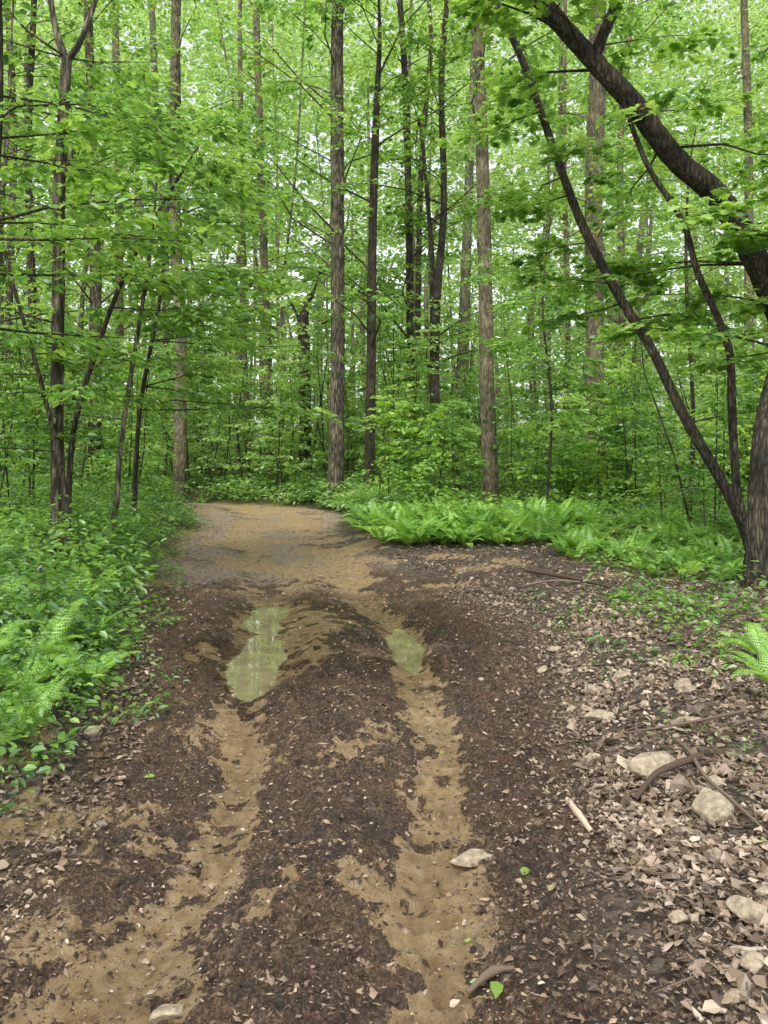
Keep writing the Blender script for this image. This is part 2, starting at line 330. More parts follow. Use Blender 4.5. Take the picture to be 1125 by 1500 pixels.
def puddle(cx,cy,rx,ry):
    mb=MB();a=np.linspace(0,2*math.pi,48,endpoint=False)
    v=np.concatenate([[[cx,cy,WL]],np.stack([cx+rx*np.cos(a),cy+ry*np.sin(a),0*a+WL],1)])
    f=np.array([[0,i+1,(i+1)%48+1] for i in range(48)]);mb.add(v,f);mb.build('puddle',[mw])
puddle(-.9,6.85,.85,1.9);puddle(.19,6.6,.28,1.15)
# ---------------------------------------------------------------- where a sighted feature stands, at distance d along the path
def at(px,py,d): return [(px-562.5)/F*d,d,EYE-(py-660)/F*d]
def trunkpts(lst,d,dd=0):
    n=len(lst);return [at(p[0],p[1],d+dd*i/(max(n-1,1))) for i,p in enumerate(lst)]
def limbs(mb,P,R,n,z0,z1,length=(1.5,3.5),K=26,size=.13,tmpl=DI,per=6,leafm=1,rise=(.35,1.0),azr=(0,2*math.pi),bm=0,tb=None,slen=(.5,1.1)):
    z=P[:,2]
    for i in range(n):
        zs=rng.uniform(z0,z1);k=int(np.argmin(abs(z-zs)));o=P[k];r=R[k]
        az=rng.uniform(*azr);ln=rng.uniform(*length)*(1-.35*(zs-z0)/(z1-z0+.01));s=rng.uniform(*rise)
        pts=[o];
        for q in range(3):
            a2=az+rng.normal(0,.3);o=o+np.array([math.cos(a2),math.sin(a2),s*(1-.3*q)])*ln/3;pts.append(o)
        pts=np.array(pts);rr=min(r*.4,.008*ln+.005)
        sticks(mb,pts[:-1],pts[1:],np.array([rr,rr*.7,rr*.45]),np.array([rr*.7,rr*.45,rr*.2]),bm,5)
        t=rng.uniform(.2,1,per)*3;j=np.minimum(t.astype(int),2);O=pts[j]+(pts[j+1]-pts[j])*(t-j)[:,None]
        sprays(mb,O,az+rng.normal(0,.9,per),rng.uniform(*slen,per),K,size,leafm,tmpl,bm,slope=rng.normal(.1,.15,per),tw=.004,tbase=tb)
def tree(name,pts,rad,bark,top=None,n=14,z0=5,z1=16,leaf=LEAF,**kw):
    pts=[list(p) for p in pts];pts[0][2]=float(H(pts[0][0],pts[0][1],False))-.15
    b0=list(pts[0]);rad=list(rad)
    pts.insert(1,[b0[0]+(pts[1][0]-b0[0])*.08,b0[1],b0[2]+.5]);rad.insert(0,rad[0]*1.35)
    if top:
        l=pts[-1];dx=(pts[-1][0]-pts[-2][0])/(pts[-1][2]-pts[-2][2]+.01)
        pts.append([l[0]+dx*(top-l[2])+rng.normal(0,.2),l[1]+rng.normal(0,.3),top]);rad.append(rad[-1]*.35)
    mb=MB();P,R=tube(mb,pts,rad,14,0,10)
    if n: limbs(mb,P,R,n,z0,z1,**kw)
    return mb,P,R,lambda: mb.build(name,[bark,leaf])
# ------------------------------ main trees
def T(lst,d,rad,bark,top=18,**kw):
    rad=[r*.86 for r in rad]
    lst=[(a+(rng.normal(0,2.0) if 0<i<len(lst)-1 else 0),b) for i,(a,b) in enumerate(lst)]
    mb,P,R,fin=tree('maple_tree' if bark is not BARK else 'oak_tree',trunkpts(lst,d),rad,bark,top,leaf=LEAFHAZE if d>27 else LEAF,**kw);fin()
crown=dict(z0=4.5,z1=17,n=22,length=(1.5,4.5),K=24,size=.16,slen=(.6,1.3))
T([(720,745),(713,560),(708,400),(703,200),(697,0)],19.5,[.25,.215,.20,.19,.165],BARK,17,**dict(crown,z0=8,n=16))
T([(492,725),(494,560),(492,400),(495,200),(495,0)],22,[.27,.235,.225,.22,.2],BARKM,19,**dict(crown,z0=6,n=20))
T([(262,705),(261,500),(258,350),(256,180),(258,0)],24,[.24,.21,.2,.19,.17],BARK,19,**dict(crown,z0=6,n=20))
T([(397,700),(392,500),(388,350),(380,120),(376,0)],28,[.19,.175,.165,.15,.13],BARK,20,**crown)
T([(366,692),(362,500),(358,250),(352,0)],32,[.15,.14,.13,.1],BARK,20,**crown)
T([(540,735),(543,560),(546,380),(552,180),(556,60)],22.5,[.17,.16,.15,.12,.07],BARKD,15,**crown)
T([(603,690),(600,500),(597,300),(592,100),(586,0)],26,[.17,.15,.14,.12,.11],BARKD,18,**crown)
T([(612,700),(613,500),(617,250),(625,80),(628,0)],29,[.14,.13,.12,.1,.09],BARKD,18,**crown)
T([(643,720),(641,560),(639,450),(646,300),(648,120),(655,0)],24,[.18,.17,.16,.12,.11,.1],BARKD,17,**crown)
T([(633,560),(632,430),(623,300),(615,180)],24.2,[.12,.1,.08,.05],BARKD,11,**dict(crown,n=5))
T([(868,725),(869,500),(871,300),(874,130),(877,0)],23,[.36,.31,.30,.29,.27],BARK,20,**dict(crown,z0=6))
T([(175,690),(176,400),(175,200),(168,0)],30,[.2,.18,.17,.15],BARK,20,**crown)
T([(140,690),(139,450),(137,250),(130,40)],26,[.24,.22,.2,.17],BARKM,19,**crown)
T([(243,690),(242,400),(228,150),(222,0)],34,[.2,.18,.17,.15],BARK,20,**crown)
T([(910,720),(908,450),(912,200),(925,0)],30,[.16,.15,.14,.12],BARK,20,**crown)
T([(1098,740),(1100,450),(1097,200),(1090,0)],27,[.2,.18,.16,.14],BARK,20,**crown)
T([(830,720),(834,450),(826,200),(828,0)],33,[.15,.13,.12,.1],BARK,20,**crown)
T([(45,700),(48,450),(42,200),(50,0)],24,[.16,.14,.13,.1],BARKD,18,**crown)
T([(18,700),(14,450),(20,200),(10,0)],28,[.18,.16,.15,.13],BARKM,18,**crown)
# broken snag
mb,P,R,fin=tree('dead_tree_snag',trunkpts([(448,640),(446,520),(444,470),(454,428)],27),[.22,.2,.19,.08],BARKD,None,n=0)
for (a,b) in (((444,480),(415,420)),((446,490),(480,470)),((415,420),(402,400)),((446,470),(468,400)),((468,400),(505,375))):
    sticks(mb,[at(a[0],a[1],27)],[at(b[0],b[1],27.3)],.07,.04,0,6)
fin()
# ------------------------------ near trees, right side
mb,P,R,fin=tree('leaning_maple_tree',[at(1112,885,8.4),at(1112,760,8.4),at(1124,620,8.5),at(1155,500,8.7),at(1185,380,8.9)]
   ,[.145,.13,.125,.12,.11],BARKD,7,n=9,z0=2.3,z1=6.5,length=(1,2.2),K=26,size=.11,tmpl=MP,azr=(1.8,4.4),rise=(-.1,.3),slen=(.4,.8));fin()
mb,P,R,fin=tree('leaning_maple_tree',[at(1250,900,9.8),at(1200,600,9.6),at(1130,430,9.4),at(1062,300,9.2),at(990,232,9.1),at(930,155,9.1),at(868,88,9.1),at(800,10,9.1),at(730,-90,9.1),at(640,-230,9.2)]
   ,[.19,.17,.15,.135,.125,.12,.11,.10,.08,.04],BARKD,None,n=18,z0=3.0,z1=8.5,length=(.8,2.4),K=26,size=.115,tmpl=MP,rise=(-.3,.3),slen=(.4,.9))
tube(mb,[at(900,110,9.1),at(945,235,9.0),at(1000,325,9),at(1022,400,9),at(1066,505,9),at(1072,600,9.1),at(1080,720,9.2),at(1098,800,9.3)],[.03,.032,.036,.04,.045,.05,.055,.065],8,0,6)
tube(mb,[at(868,95,9.1),at(880,60,9.0),at(905,0,8.9),at(930,-80,8.8)],[.08,.07,.06,.03],8,0,6)
fin()
mb,P,R,fin=tree('leaning_maple_tree',[at(1100,790,9.6),at(1062,715,9.7),at(1000,605,9.8),at(955,512,9.9),at(902,425,10),at(850,322,10),at(803,195,10),at(768,95,10),at(722,-10,10),at(690,-120,10)]
   ,[.08,.066,.066,.062,.06,.055,.05,.044,.04,.02],BARKD,None,n=13,z0=2.6,z1=8,length=(.6,1.8),K=24,size=.11,tmpl=MP,rise=(-.2,.3),slen=(.4,.8));fin()
# ------------------------------ near trees, left side
mb,P,R,fin=tree('young_maple_tree',[at(84,850,9.5),at(85,720,9.5),at(83,600,9.5),at(86,420,9.5),at(88,260,9.5),at(98,85,9.5)],[.09,.085,.078,.072,.07,.06],BARKM,None,n=14,z0=2.2,z1=6.8,length=(.8,2.4),K=26,size=.115,tmpl=OV,rise=(-.1,.35),slen=(.5,.9))
tube(mb,[at(98,90,9.5),at(85,55,9.5),at(74,0,9.5),at(60,-120,9.4)],[.05,.042,.036,.02],8,0,5)
tube(mb,[at(98,90,9.5),at(118,60,9.5),at(140,0,9.6),at(170,-90,9.7)],[.045,.036,.03,.015],8,0,5)
tube(mb,[at(90,262,9.5),at(103,240,9.45),at(114,212,9.4)],[.06,.055,.045],8,0,4)
fin()
mb,P,R,fin=tree('young_maple_tree',[at(98,800,9.3),at(108,630,9.3),at(148,495,9.2),at(180,410,9.1),at(235,305,9.0),at(290,215,9)],[.04,.034,.03,.025,.018,.01],BARKD,None,n=10,z0=2.2,z1=5.2,length=(.6,1.7),K=26,size=.11,tmpl=OV,rise=(-.1,.3),slen=(.4,.9));fin()
mb,P,R,fin=tree('young_maple_tree',[at(158,848,9.6),at(170,740,9.6),at(178,640,9.6),at(200,500,9.6),at(222,350,9.7),at(235,180,9.7)],[.045,.038,.032,.026,.02,.012],BARKM,None,n=13,z0=1.9,z1=5.4,length=(.7,2.0),K=26,size=.11,tmpl=OV,rise=(-.15,.25),slen=(.5,.9));fin()
mb,P,R,fin=tree('young_maple_tree',[at(78,870,8.6),at(100,790,8.6),at(92,700,8.7),at(60,560,8.8),at(20,420,8.8),at(-20,260,8.8)],[.036,.032,.028,.024,.02,.012],BARKD,None,n=10,z0=1.6,z1=4.6,length=(.6,1.5),K=24,size=.11,tmpl=OV,slen=(.4,.9),rise=(-.1,.3));fin()
mb,P,R,fin=tree('young_beech_tree',[at(-60,860,7.4),at(-40,600,7.3),at(-20,350,7.2),at(0,100,7.2)],[.06,.055,.045,.03],BARKD,9,n=9,z0=1.5,z1=6,length=(1.2,2.6),K=28,size=.115,tmpl=OV,azr=(-.5,.9),rise=(-.05,.2),slen=(.5,.9));fin()
mb,P,R,fin=tree('young_beech_tree',[at(195,770,11.5),at(205,600,11.5),at(235,430,11.5),at(250,250,11.5)],[.04,.034,.027,.018],BARKD,7,n=20,z0=1.9,z1=6.5,length=(1.2,3.0),K=30,size=.125,tmpl=OV,azr=(-1.0,.9),rise=(-.1,.25),slen=(.5,1));fin()
mb,P,R,fin=tree('young_beech_tree',[at(-30,800,12.5),at(-10,500,12.5),at(10,200,12.5)],[.06,.05,.035],BARKM,9,n=14,z0=2.0,z1=8,length=(1,2.8),K=28,size=.125,tmpl=OV,azr=(-1.2,1.2),rise=(-.05,.3),slen=(.5,1));fin()
mb,P,R,fin=tree('young_beech_tree',[at(1010,790,13.5),at(1015,600,13.5),at(1005,400,13.5),at(1010,250,13.5)],[.04,.036,.03,.02],BARKD,8,n=18,z0=2.0,z1=7.5,length=(.8,2.2),K=26,size=.125,tmpl=OV,rise=(-.05,.3),slen=(.5,1));fin()
mb,P,R,fin=tree('young_beech_tree',[at(800,760,17),at(808,600,17),at(795,450,17),at(806,330,17)],[.032,.028,.022,.014],BARKD,7,n=18,z0=1.2,z1=6.0,length=(.8,2.2),K=26,size=.13,tmpl=OV,rise=(-.05,.3),slen=(.5,1));fin()
# ------------------------------ understory saplings
mb=MB()
def sapling(x,y,h,ns,K,size,tmpl,slen,tb=None,lm=1):
    z=float(H(x,y,False));lean=rng.normal(0,.12,2)
    p=np.array([[x+lean[0]*h*t+rng.normal(0,.05)*h*.3,y+lean[1]*h*t,z+h*t] for t in (0,.35,.7,1)])
    r=.005+.004*h
    sticks(mb,p[:-1],p[1:],np.array([r,r*.75,r*.5]),np.array([r*.75,r*.5,r*.15]),0,4)
    t=rng.uniform(.15,1,ns)*3;j=np.minimum(t.astype(int),2);O=p[j]+(p[j+1]-p[j])*(t-j)[:,None]
    sprays(mb,O,rng.uniform(0,2*math.pi,ns),rng.uniform(*slen,ns)*(1.15-.18*t),K,size,lm,tmpl,0,slope=rng.normal(.12,.12,ns),tw=.003,tbase=tb)
cnt=0
while cnt<600:
    y=rng.uniform(10,44) if rng.random()<.55 else rng.uniform(18,30);x=rng.uniform(-.56*y-3,.56*y+3)
    if Lf(y)-.7<x<Rf(y)+.7 and y<27: continue
    if Rf(y)-.5<x<4.6 and y<18.0: continue
    if .10<x/y<.17 and y<20: continue
    if -.09<x/y<-.03 and y<24: continue
    central=(-.10*y<x<.30*y)
    if y<23: h=rng.uniform(1.0,3.3) if central else rng.uniform(1.2,4.4)
    else: h=rng.uniform(1.3,6.5)
    near=y<17
    tb=np.clip(rng.normal(.48,.26),.05,.98)
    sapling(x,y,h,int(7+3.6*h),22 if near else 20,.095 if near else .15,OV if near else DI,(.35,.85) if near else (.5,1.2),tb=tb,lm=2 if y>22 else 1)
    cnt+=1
mb.build('understory_saplings',[BARKD,LEAF,LEAFHAZE])
# ------------------------------ distant forest
mb=MB();N=110
for i in range(N):
    y=rng.uniform(31,85);x=rng.uniform(-.56*y-3,.56*y+3);r=(.05+.16*rng.random()**2)*(1+y/110);z=float(H(x,y,False))
    lean=rng.normal(0,.06);hh=rng.uniform(14,24);b1,b2=rng.normal(0,.35,2)
    tube(mb,[[x,y,z-.2],[x+lean*hh*.3+b1,y,z+hh*.3],[x+lean*hh*.6+b2,y,z+hh*.6],[x+lean*hh,y,z+hh]],[r*1.2,r*.95,r*.7,r*.4],7,0,4)
def cloud(n,y0,y1,z0,z1,K,size,L,th=.43,mat=1,jit=.5):
    y=y0+(y1-y0)*rng.random(n);x=rng.uniform(-1,1,n)*(.56*y+3)
    z=z0+(z1(y)-z0)*rng.random(n)
    clump=fbm(x*1.0+z*.35,y*.6+z*.8,.35,3,4)
    keep=(clump>th)&~((x>Lf(y)-.5)&(x<Rf(y)+.5)&(z<2)&(y<27))
    x,y,z=x[keep],y[keep],z[keep];z=z+H(x,y,False)
    tb=np.clip(.15+.75*rng.random(len(x))*.7+.9*(fbm(x+z*.5,y+z*.3,.25,2,1)-.4),.0,1)
    sprays(mb,np.stack([x,y,z],1),rng.uniform(0,2*math.pi,len(x)),rng.uniform(.7,1.3,len(x))*L,K,size,mat,DI,0,slope=rng.normal(.05,.12,len(x)),tw=.006,jit=jit,tbase=tb)
top=lambda y:2+.60*y
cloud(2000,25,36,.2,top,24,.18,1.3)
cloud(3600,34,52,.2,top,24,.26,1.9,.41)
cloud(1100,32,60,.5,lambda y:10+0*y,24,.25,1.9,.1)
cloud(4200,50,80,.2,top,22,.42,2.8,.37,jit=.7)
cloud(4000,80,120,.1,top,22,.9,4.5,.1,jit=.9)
mb.build('distant_trees',[BARKF,LEAFHAZE])
# ------------------------------ low undergrowth
mb=MB()
def herbs(n,xf,yf,h=(.15,.5),K=16,size=.07,tmpl=OV,rad=.22,tb=(.1,.72),lm=1):
    y=yf(n);x=xf(y);z=H(x,y,False);hh=rng.uniform(*h,n)*(.35+1.3*fbm(x,y,.9,2,3))
    a=rng.uniform(0,2*math.pi,(n,K));r=rad*np.sqrt(rng.random((n,K)))*(.6+hh[:,None])
    lx=x[:,None]+np.cos(a)*r;ly=y[:,None]+np.sin(a)*r;lz=z[:,None]+hh[:,None]*rng.uniform(.3,1,(n,K))
    C=np.stack([lx,ly,lz],-1);D=np.stack([np.cos(a),np.sin(a),rng.normal(-.1,.3,(n,K))],-1)
    NN=np.stack([rng.normal(0,.4,(n,K)),rng.normal(0,.4,(n,K)),np.ones((n,K))],-1)
    ti=np.clip(rng.uniform(*tb,(n,1))+.5*(fbm(x,y,.7,2,6)[:,None]-.5)+rng.normal(0,.12,(n,K)),0,1)
    sz=size*rng.uniform(.6,1.35,(n,1))
    leaves(mb,C,D,NN,(sz*rng.uniform(.5,1.25,(n,K))).ravel(),tmpl,lm,ti.ravel())
    A=np.repeat(np.stack([x,y,z],1),3,0);B=C[:,:3].reshape(-1,3);sticks(mb,A,B,.002,.001,1,3,.1)
U=rng.uniform
EL2=lambda y:edges(0*y+Lf(y),y)[0]
herbs(850,lambda y:EL2(y)-.15-U(0,1,len(y))**1.3*(.5*y),lambda n:U(5.2,13,n),(.15,.85),20,.075)
herbs(1000,lambda y:EL2(y)-.05-U(0,1,len(y))*(.35*y),lambda n:U(12,23,n),(.2,.85),20,.1)
herbs(160,lambda y:EL2(y)+.25-U(0,1,len(y))**1.5*.6,lambda n:U(4.5,20,n),(.05,.22),12,.055)
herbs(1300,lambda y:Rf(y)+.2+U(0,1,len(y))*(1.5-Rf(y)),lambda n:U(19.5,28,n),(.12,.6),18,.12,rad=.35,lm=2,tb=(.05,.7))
herbs(450,lambda y:Lf(y)-.18-U(0,1,len(y))*1.5,lambda n:U(2.9,5.8,n),(.08,.4),16,.05)
herbs(1000,lambda y:np.maximum(Rf(y)+.6,.2)+U(0,1,len(y))*(.55*y),lambda n:U(14,28,n),(.15,.7),20,.1,tb=(.1,.8))
herbs(240,lambda y:2.6+U(0,1,len(y))*(.5*y-1.2),lambda n:U(9,14,n),(.1,.45),16,.075)
herbs(80,lambda y:2.3+U(0,1,len(y))*1.4,lambda n:U(5.2,8.5,n),(.1,.38),14,.075)
herbs(60,lambda y:1.5+U(0,1,len(y))*1.2,lambda n:U(5.0,8,n),(.05,.15),9,.05)
herbs(16,lambda y:1.4+U(0,1,len(y))*.5,lambda n:U(2.6,4.4,n),(.03,.08),6,.03)
mb.build('undergrowth_plants',[BARKD,LEAF,LEAFHAZE])
# ------------------------------ ferns
def fronds(mb,B,az,Lg,P=16,detail=0,tb=.5):
    n=len(B);t=np.linspace(.14,.99,P)[None]
    D=np.stack([np.cos(az),np.sin(az)],1);up=rng.uniform(.85,1.35,n);dr=rng.uniform(.5,.9,n)
    def pt(t):
        h=Lg[:,None]*(.75*t);z=Lg[:,None]*(up[:,None]*t-dr[:,None]*t*t)
        return np.stack([B[:,0:1]+D[:,0:1]*h,B[:,1:2]+D[:,1:2]*h,B[:,2:3]+z],-1)
    q=np.linspace(0,1,6)[None]*np.ones((n,1));c=pt(q)
    sticks(mb,c[:,:-1].reshape(-1,3),c[:,1:].reshape(-1,3),.0025,.0018,0)
    c=pt(t*np.ones((n,1)));c2=pt(t*np.ones((n,1))+.02);tan=nrm(c2-c)
    prof=np.minimum(1,(t/.38))**.7*np.clip(1-t,.03,1)**.75*.30
    ln=Lg[:,None]*prof
    S=np.stack([-D[:,1],D[:,0],0*D[:,0]],1)[:,None]*np.ones((1,P,1))
    for sg in(-1,1):
        dd=nrm(S*sg+.35*tan+np.array([0,0,-.12]))
        N=np.cross(tan,S*1.0)+rng.normal(0,.15,(n,P,3))
        N=np.where(N[...,2:3]<0,-N,N)
        ti=np.clip(np.broadcast_to(np.asarray(tb).reshape(-1,1),(n,1))+.0*ln+rng.normal(0,.08,(n,P)),0,1)
        if not detail:
            leaves(mb,c,dd,N,ln.ravel(),PN,1,ti.ravel())
        else:
            m=detail
            for k in range(m):
                u=(k+.5)/m;cc=c+dd*(ln*u)[...,None]
                w=ln*(1-u)**.7*.30+.002
                for s2 in(-1,1):
                    pd=nrm(np.cross(N,dd)*s2+.5*dd);leaves(mb,cc,pd,N,w.ravel(),DI,1,ti.ravel())
def fernplants(mb,n,xf,yf,Lr,nf,P,detail):
    y=yf(n);x=xf(y);z=H(x,y,False)
    B=np.repeat(np.stack([x,y,z],1),nf,0)+rng.normal(0,.02,(n*nf,3))*[1,1,0]
    az=(rng.uniform(0,6.28,(n,1))+np.arange(nf)[None]*2*math.pi/nf+rng.normal(0,.25,(n,nf))).ravel()
    Lg=np.repeat(rng.uniform(*Lr,n),nf)*rng.uniform(.7,1.1,n*nf)
    fronds(mb,B,az,Lg,P,detail,np.clip(np.repeat(rng.uniform(.1,.9,n),nf)+rng.normal(0,.14,n*nf),0,1))
mb=MB()
fernplants(mb,200,lambda y:np.maximum(Rf(y)+.2,-.7)+U(0,1,len(y))*np.interp(y,[12,13.5,15,18],[2.6,3.8,4.8,5]),lambda n:U(12.1,17.5,n),(.3,.8),8,24,0)
fernplants(mb,140,lambda y:2.6+U(0,1,len(y))*4.5,lambda n:U(10.5,15.5,n),(.3,.65),8,20,0)
fernplants(mb,45,lambda y:2.9+U(0,1,len(y))*2.2,lambda n:U(8.6,11,n),(.25,.5),7,20,0)
fernplants(mb,60,lambda y:EL2(y)-.4-U(0,1,len(y))*3,lambda n:U(7,24,n),(.35,.7),8,18,0)
mb.build('fern_patch',[LEAF,FERN])
for (x,y,l,nf) in [(-2.25,5.0,.6,8),(-2.05,4.35,.5,8),(-1.85,4.8,.45,7),(-2.75,5.8,.6,8),(-2.6,4.2,.6,8),(-1.8,3.85,.38,7),(2.35,4.6,.5,8),(2.6,5.3,.5,7),(-2.2,5.7,.45,7),(-1.9,4.15,.38,6),(-2.4,4.6,.5,8)]:
    mb=MB();z=float(H(x,y,False))+.05;az=np.arange(nf)*2*math.pi/nf+rng.normal(0,.25,nf)
    fronds(mb,np.repeat([[x,y,z]],nf,0),az,l*rng.uniform(.75,1.1,nf),20,6,.7);mb.build('fern',[LEAF,FERN])
# ------------------------------ fallen leaves
mb=MB()
def litter(n,xf,yf,size=(.02,.06),tmpl=OV,tr=(0,1),lift=(.002,.02),cr=.13,clump=0):
    y=yf(n);x=xf(y)
    if clump:
        k=rng.random(n)<.18+.95*ss(.40,.58,fbm(x,y,2.6,3,5));x,y=x[k],y[k];n=len(x)
    z=H(x,y)+U(*lift,n)
    a=U(0,6.28,n);D=np.stack([np.cos(a),np.sin(a),rng.normal(0,.22,n)],1);NN=np.stack([rng.normal(0,.34,n),rng.normal(0,.34,n),np.ones(n)],1)
    s=size[0]+(size[1]-size[0])*rng.random(n)**1.7
    leaves(mb,np.stack([x,y,z],1),D,NN,s,tmpl,0,np.clip((tr[0]+(tr[1]-tr[0])*rng.random(n)**1.3)*.75+.5*fbm(x,y,1.4,3,1)-.13,0,1),crinkle=cr)
def rside(p=1.): return lambda y:Rf(y)+.02+U(0,1,len(y))**p*(.5*y+.5-Rf(y)+.6)
def ydist(a,b,p=1.0): return lambda n:a+(b-a)*rng.random(n)**p
litter(16000,rside(),ydist(1.8,6.5),clump=1);litter(3200,rside(),ydist(2,7),(.03,.08),MP,cr=.2,clump=1);litter(10000,rside(),ydist(6,14),(.035,.08),clump=1)
litter(6500,lambda y:Rf(y)+rng.normal(.05,.25,len(y)),ydist(2,9),(.008,.04))
litter(4500,lambda y:Lf(y)+.15-U(0,1,len(y))**1.2*1.3,ydist(2,6.5),(.012,.055))
litter(2500,lambda y:Lf(y)-U(0,1,len(y))*2,ydist(6,20),(.04,.08))
litter(700,lambda y:EL2(y)+rng.normal(0,.3,len(y)),ydist(6,20),(.03,.07))
litter(3000,lambda y:Lf(y)+U(0,1,len(y))*(Rf(y)-Lf(y)),ydist(2,9),(.006,.024))
litter(700,lambda y:Lf(y)+U(0,1,len(y))*(Rf(y)-Lf(y)),ydist(8,20),(.02,.05))
mb.build('fallen_leaves',[LITTER])
mb=MB()
for (x,y,s) in [(-1.1,3.72,.055),(.27,2.62,.05),(.52,2.9,.06),(.34,2.33,.075),(-.98,2.12,.05),(.22,2.6,.04),(.31,2.36,.05),(.3,4.2,.03)]:
    a=U(0,6.28);leaves(mb,np.array([[x,y,float(H(x,y))+.014]]),np.array([[math.cos(a),math.sin(a),.1]]),np.array([[.1,-.2,1.]]),s,OV,0,.8)
mb.build('fallen_green_leaves',[LEAF])
# ------------------------------ clods
ICv=np.array([[1,0,0],[-1,0,0],[0,1,0],[0,-1,0],[0,0,1],[0,0,-1.]])
ICf=np.array([[0,2,4],[2,1,4],[1,3,4],[3,0,4],[2,0,5],[1,2,5],[3,1,5],[0,3,5]])
_ph=(1+5**.5)/2
JCv=nrm(np.array([[-1,_ph,0],[1,_ph,0],[-1,-_ph,0],[1,-_ph,0],[0,-1,_ph],[0,1,_ph],[0,-1,-_ph],[0,1,-_ph],[_ph,0,-1],[_ph,0,1],[-_ph,0,-1],[-_ph,0,1]]))
JCf=np.array([[0,11,5],[0,5,1],[0,1,7],[0,7,10],[0,10,11],[1,5,9],[5,11,4],[11,10,2],[10,7,6],[7,1,8],[3,9,4],[3,4,2],[3,2,6],[3,6,8],[3,8,9],[4,9,5],[2,4,11],[6,2,10],[8,6,7],[9,8,1]])
def lumps(mb,x,y,s,asp=(.8,.9,.55),tr=(0,1),sink=.1,hi=False,tp=1.):
    Cv,Cf=(JCv,JCf) if hi else (ICv,ICf);k=len(Cv)
    n=len(x);z=H(x,y)+s*sink;a=U(0,6.28,n)
    V=Cv[None]*U(.6,1.25,(n,k,1))*np.array(asp)*U(.6,1.4,(n,1,3))*s[:,None,None]
    tl=rng.normal(0,.35,(n,1));V[...,2]=V[...,2]+V[...,0]*tl
    c,si=np.cos(a)[:,None],np.sin(a)[:,None]
    W=np.stack([V[...,0]*c-V[...,1]*si,V[...,0]*si+V[...,1]*c,V[...,2]],-1)+np.stack([x,y,z],1)[:,None]
    f=(Cf[None]+(np.arange(n)*k)[:,None,None]).reshape(-1,3)
    mb.add(W,f,0,np.repeat(tr[0]+(tr[1]-tr[0])*rng.random(n)**tp,k),False)
mb=MB();n=70000
y=ydist(1.8,9,1.6)(n);x=Lf(y)-.15+U(0,1,n)*(Rf(y)-Lf(y)+.4)
gl,gr=ruts(x,y);kp=(rng.random(n)>np.clip(gl+gr,0,1)*.8)&(pud(x,y)<.3)&(rng.random(n)<.25+1.2*ss(.38,.6,fbm(x,y,5,3,2)));x,y=x[kp],y[kp]
lumps(mb,x,y,U(.002,.0065,len(x))*(1+U(0,1,len(x))**5*2.2),asp=(1.5,.7,.5),tp=1.5)
mb.build('mud_crumbs',[CLOD])
mb=MB();n=1500;y=ydist(1.9,9)(n);x=rside(1.2)(y);lumps(mb,x,y,U(.005,.024,n)*(1+U(0,1,n)**8*1.3),asp=(1.2,.9,.4),hi=True)
n=300;y=ydist(1.9,16)(n);x=Lf(y)+U(0,1,n)*(Rf(y)-Lf(y));lumps(mb,x,y,U(.004,.014,n)*(1+y/15),tr=(.1,.8),hi=True)
mb.build('pebbles',[PEB])
import bmesh
def rock(x,y,sx,sy,sz,rot=0):
    me=bpy.data.meshes.new('rock');bm=bmesh.new();bmesh.ops.create_icosphere(bm,subdivisions=4,radius=1)
    ph=rng.random()*99;zz=float(H(x,y,False))
    pts=np.array([v.co[:] for v in bm.verts])
    for k in range(12):
        nn=nrm(rng.normal(size=3)*[1,1,.8]);d=U(.5,.8);q=pts@nn;pts=pts-np.clip(q-d,0,9)[:,None]*nn*.95
    pts*= (1+.16*(fbm(pts[:,0]+ph+pts[:,2],pts[:,1]+ph,3,4,2)-.5))[:,None]
    c,s=math.cos(rot),math.sin(rot)
    for v,p in zip(bm.verts,pts):
        a,b_=p[0]*sx,p[1]*sy;v.co=(a*c-b_*s,a*s+b_*c,p[2]*sz)
    for f in bm.faces: f.smooth=True
    bm.to_mesh(me);bm.free();me.materials.append(ROCK)
    ob=bpy.data.objects.new('rock',me);ob.location=(x,y,zz+sz*.3);scene.collection.objects.link(ob)
for r in [(1.27,4.5,.13,.07,.04,.2),(1.32,3.72,.15,.09,.06,.1),(1.40,3.3,.13,.10,.07,.8),(1.20,2.55,.09,.06,.04,.4),(.36,3.08,.11,.05,.03,.1),
          (.97,2.55,.04,.03,.025,0),(1.18,3.2,.045,.035,.025,0),(1.5,3.5,.07,.05,.05,1),(-.62,2.22,.06,.04,.025,.3),(1.35,5.0,.07,.05,.04,.2),
          (1.6,5.2,.09,.06,.04,.7),(1.45,2.75,.08,.06,.04,.3),(1.05,3.95,.05,.03,.025,.5),(1.9,4.9,.09,.06,.05,.2),(-1.62,4.3,.06,.04,.03,0),
          (1.15,5.6,.07,.04,.03,.6),(1.35,6.1,.07,.04,.03,.6),(1.1,2.3,.05,.04,.03,.6),(1.25,2.9,.06,.035,.03,1.2),(1.7,4.3,.08,.05,.03,.1),(1.55,4.6,.06,.04,.03,.9),(1.3,2.65,.05,.03,.02,.1),(1.12,3.0,.05,.03,.02,.7),(1.0,2.2,.05,.03,.02,.2)]:
    rock(*r)
def stick(pts,rad,tint):
    mb=MB();P=[[x,y,float(H(x,y,False))+dz] for x,y,dz in pts];tube(mb,P,rad,9,0,6,rough=.14,tint=tint)
    mb.build('fallen_branch',[WOOD])
stick([(.83,3.5,.02),(.84,3.35,.03),(.86,3.2,.02)],[.012,.017,.010],1.0)
stick([(1.12,3.45,.03),(1.25,3.58,.05),(1.36,3.62,.06),(1.5,3.68,.06)],[.010,.013,.017,.02],.1)
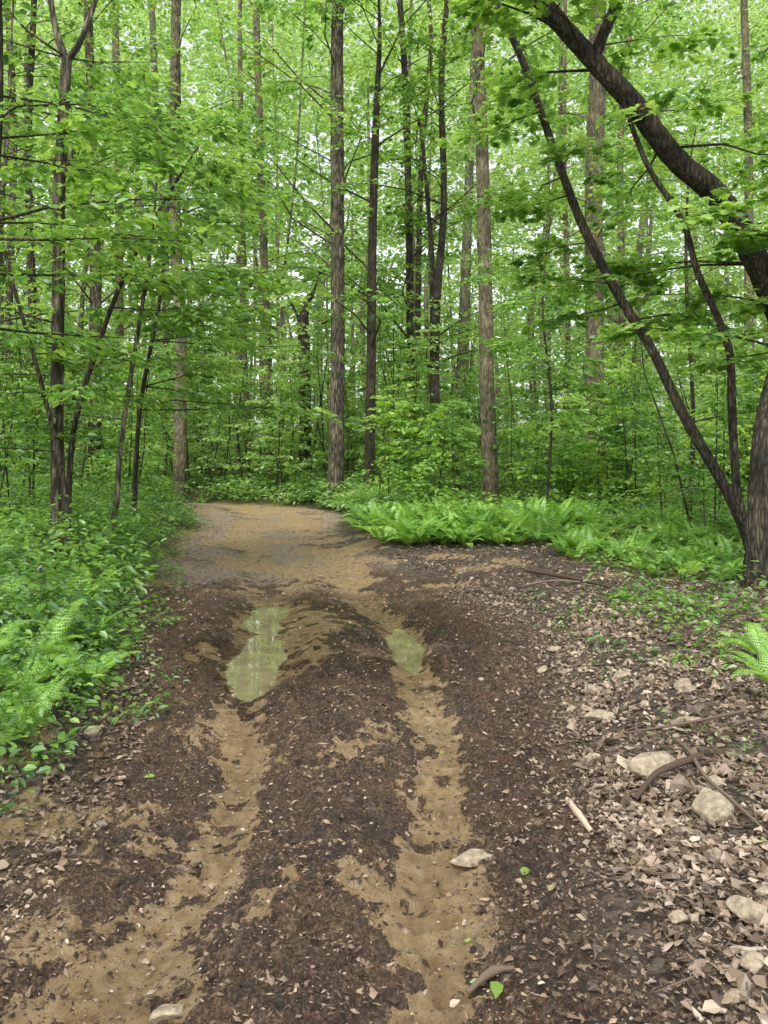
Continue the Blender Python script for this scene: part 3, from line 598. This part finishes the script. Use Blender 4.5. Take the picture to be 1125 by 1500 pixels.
stick([(1.5,4.0,.03),(1.48,3.75,.06),(1.45,3.5,.06),(1.48,3.25,.04),(1.5,3.0,.03)],[.008,.009,.008,.007,.005],.4)
stick([(1.3,4.15,.04),(1.6,4.1,.07),(1.95,4.2,.09)],[.005,.007,.009],.3)
stick([(1.75,9.6,.04),(2.1,8.8,.08),(2.45,8.3,.05)],[.02,.026,.015],.1)
stick([(.25,2.32,.02),(.33,2.36,.03),(.4,2.37,.02)],[.008,.014,.006],.35)
stick([(1.55,8.6,.03),(1.9,8.7,.06),(2.3,8.6,.05)],[.010,.012,.008],.5)
mb=MB();n=1300
y=ydist(1.9,10)(n);x=rside(1.1)(y);a=U(0,6.28,n);l=U(.03,.22,n)
A=np.stack([x,y,H(x,y)+.015],1);x2=x+np.cos(a)*l;y2=y+np.sin(a)*l
sticks(mb,A,np.stack([x2,y2,H(x2,y2)+.02],1),U(.001,.004,n),.001,0,5,.4);mb.build('twigs',[WOOD])
# ---------------------------------------------------------------- world, sun, camera
w=bpy.data.worlds.new('World');scene.world=w;w.use_nodes=True;nt=w.node_tree;nt.nodes.clear()
sk=nt.nodes.new('ShaderNodeTexSky');sk.sky_type='NISHITA';sk.sun_disc=False;sk.sun_elevation=math.radians(58);sk.sun_rotation=math.radians(200);sk.dust_density=3;sk.air_density=1
hs=nt.nodes.new('ShaderNodeHueSaturation');hs.inputs['Saturation'].default_value=.2;hs.inputs['Value'].default_value=2.4
bg=nt.nodes.new('ShaderNodeBackground');bg.inputs[1].default_value=.15;o=nt.nodes.new('ShaderNodeOutputWorld')
nt.links.new(sk.outputs[0],hs.inputs['Color']);nt.links.new(hs.outputs[0],bg.inputs[0]);nt.links.new(bg.outputs[0],o.inputs[0])
sl=bpy.data.lights.new('sun','SUN');sl.energy=1.5;sl.angle=math.radians(12);sl.color=(1,.96,.88)
so=bpy.data.objects.new('sun',sl);scene.collection.objects.link(so)
az=math.radians(200);el=math.radians(58)
d=Vector((math.sin(az)*math.cos(el),math.cos(az)*math.cos(el),math.sin(el)))
so.rotation_euler=d.to_track_quat('Z','Y').to_euler();so.location=(0,0,30)
cam=bpy.data.cameras.new('camera');co=bpy.data.objects.new('camera',cam);scene.collection.objects.link(co)
co.location=(0,0,EYE);co.rotation_euler=(math.radians(90),0,0);cam.lens=36*F/1500;cam.sensor_width=36;cam.shift_y=-.06;cam.clip_end=2000;cam.clip_start=.05
scene.camera=co
scene.view_settings.view_transform='Standard';scene.view_settings.look='None';scene.view_settings.exposure=0
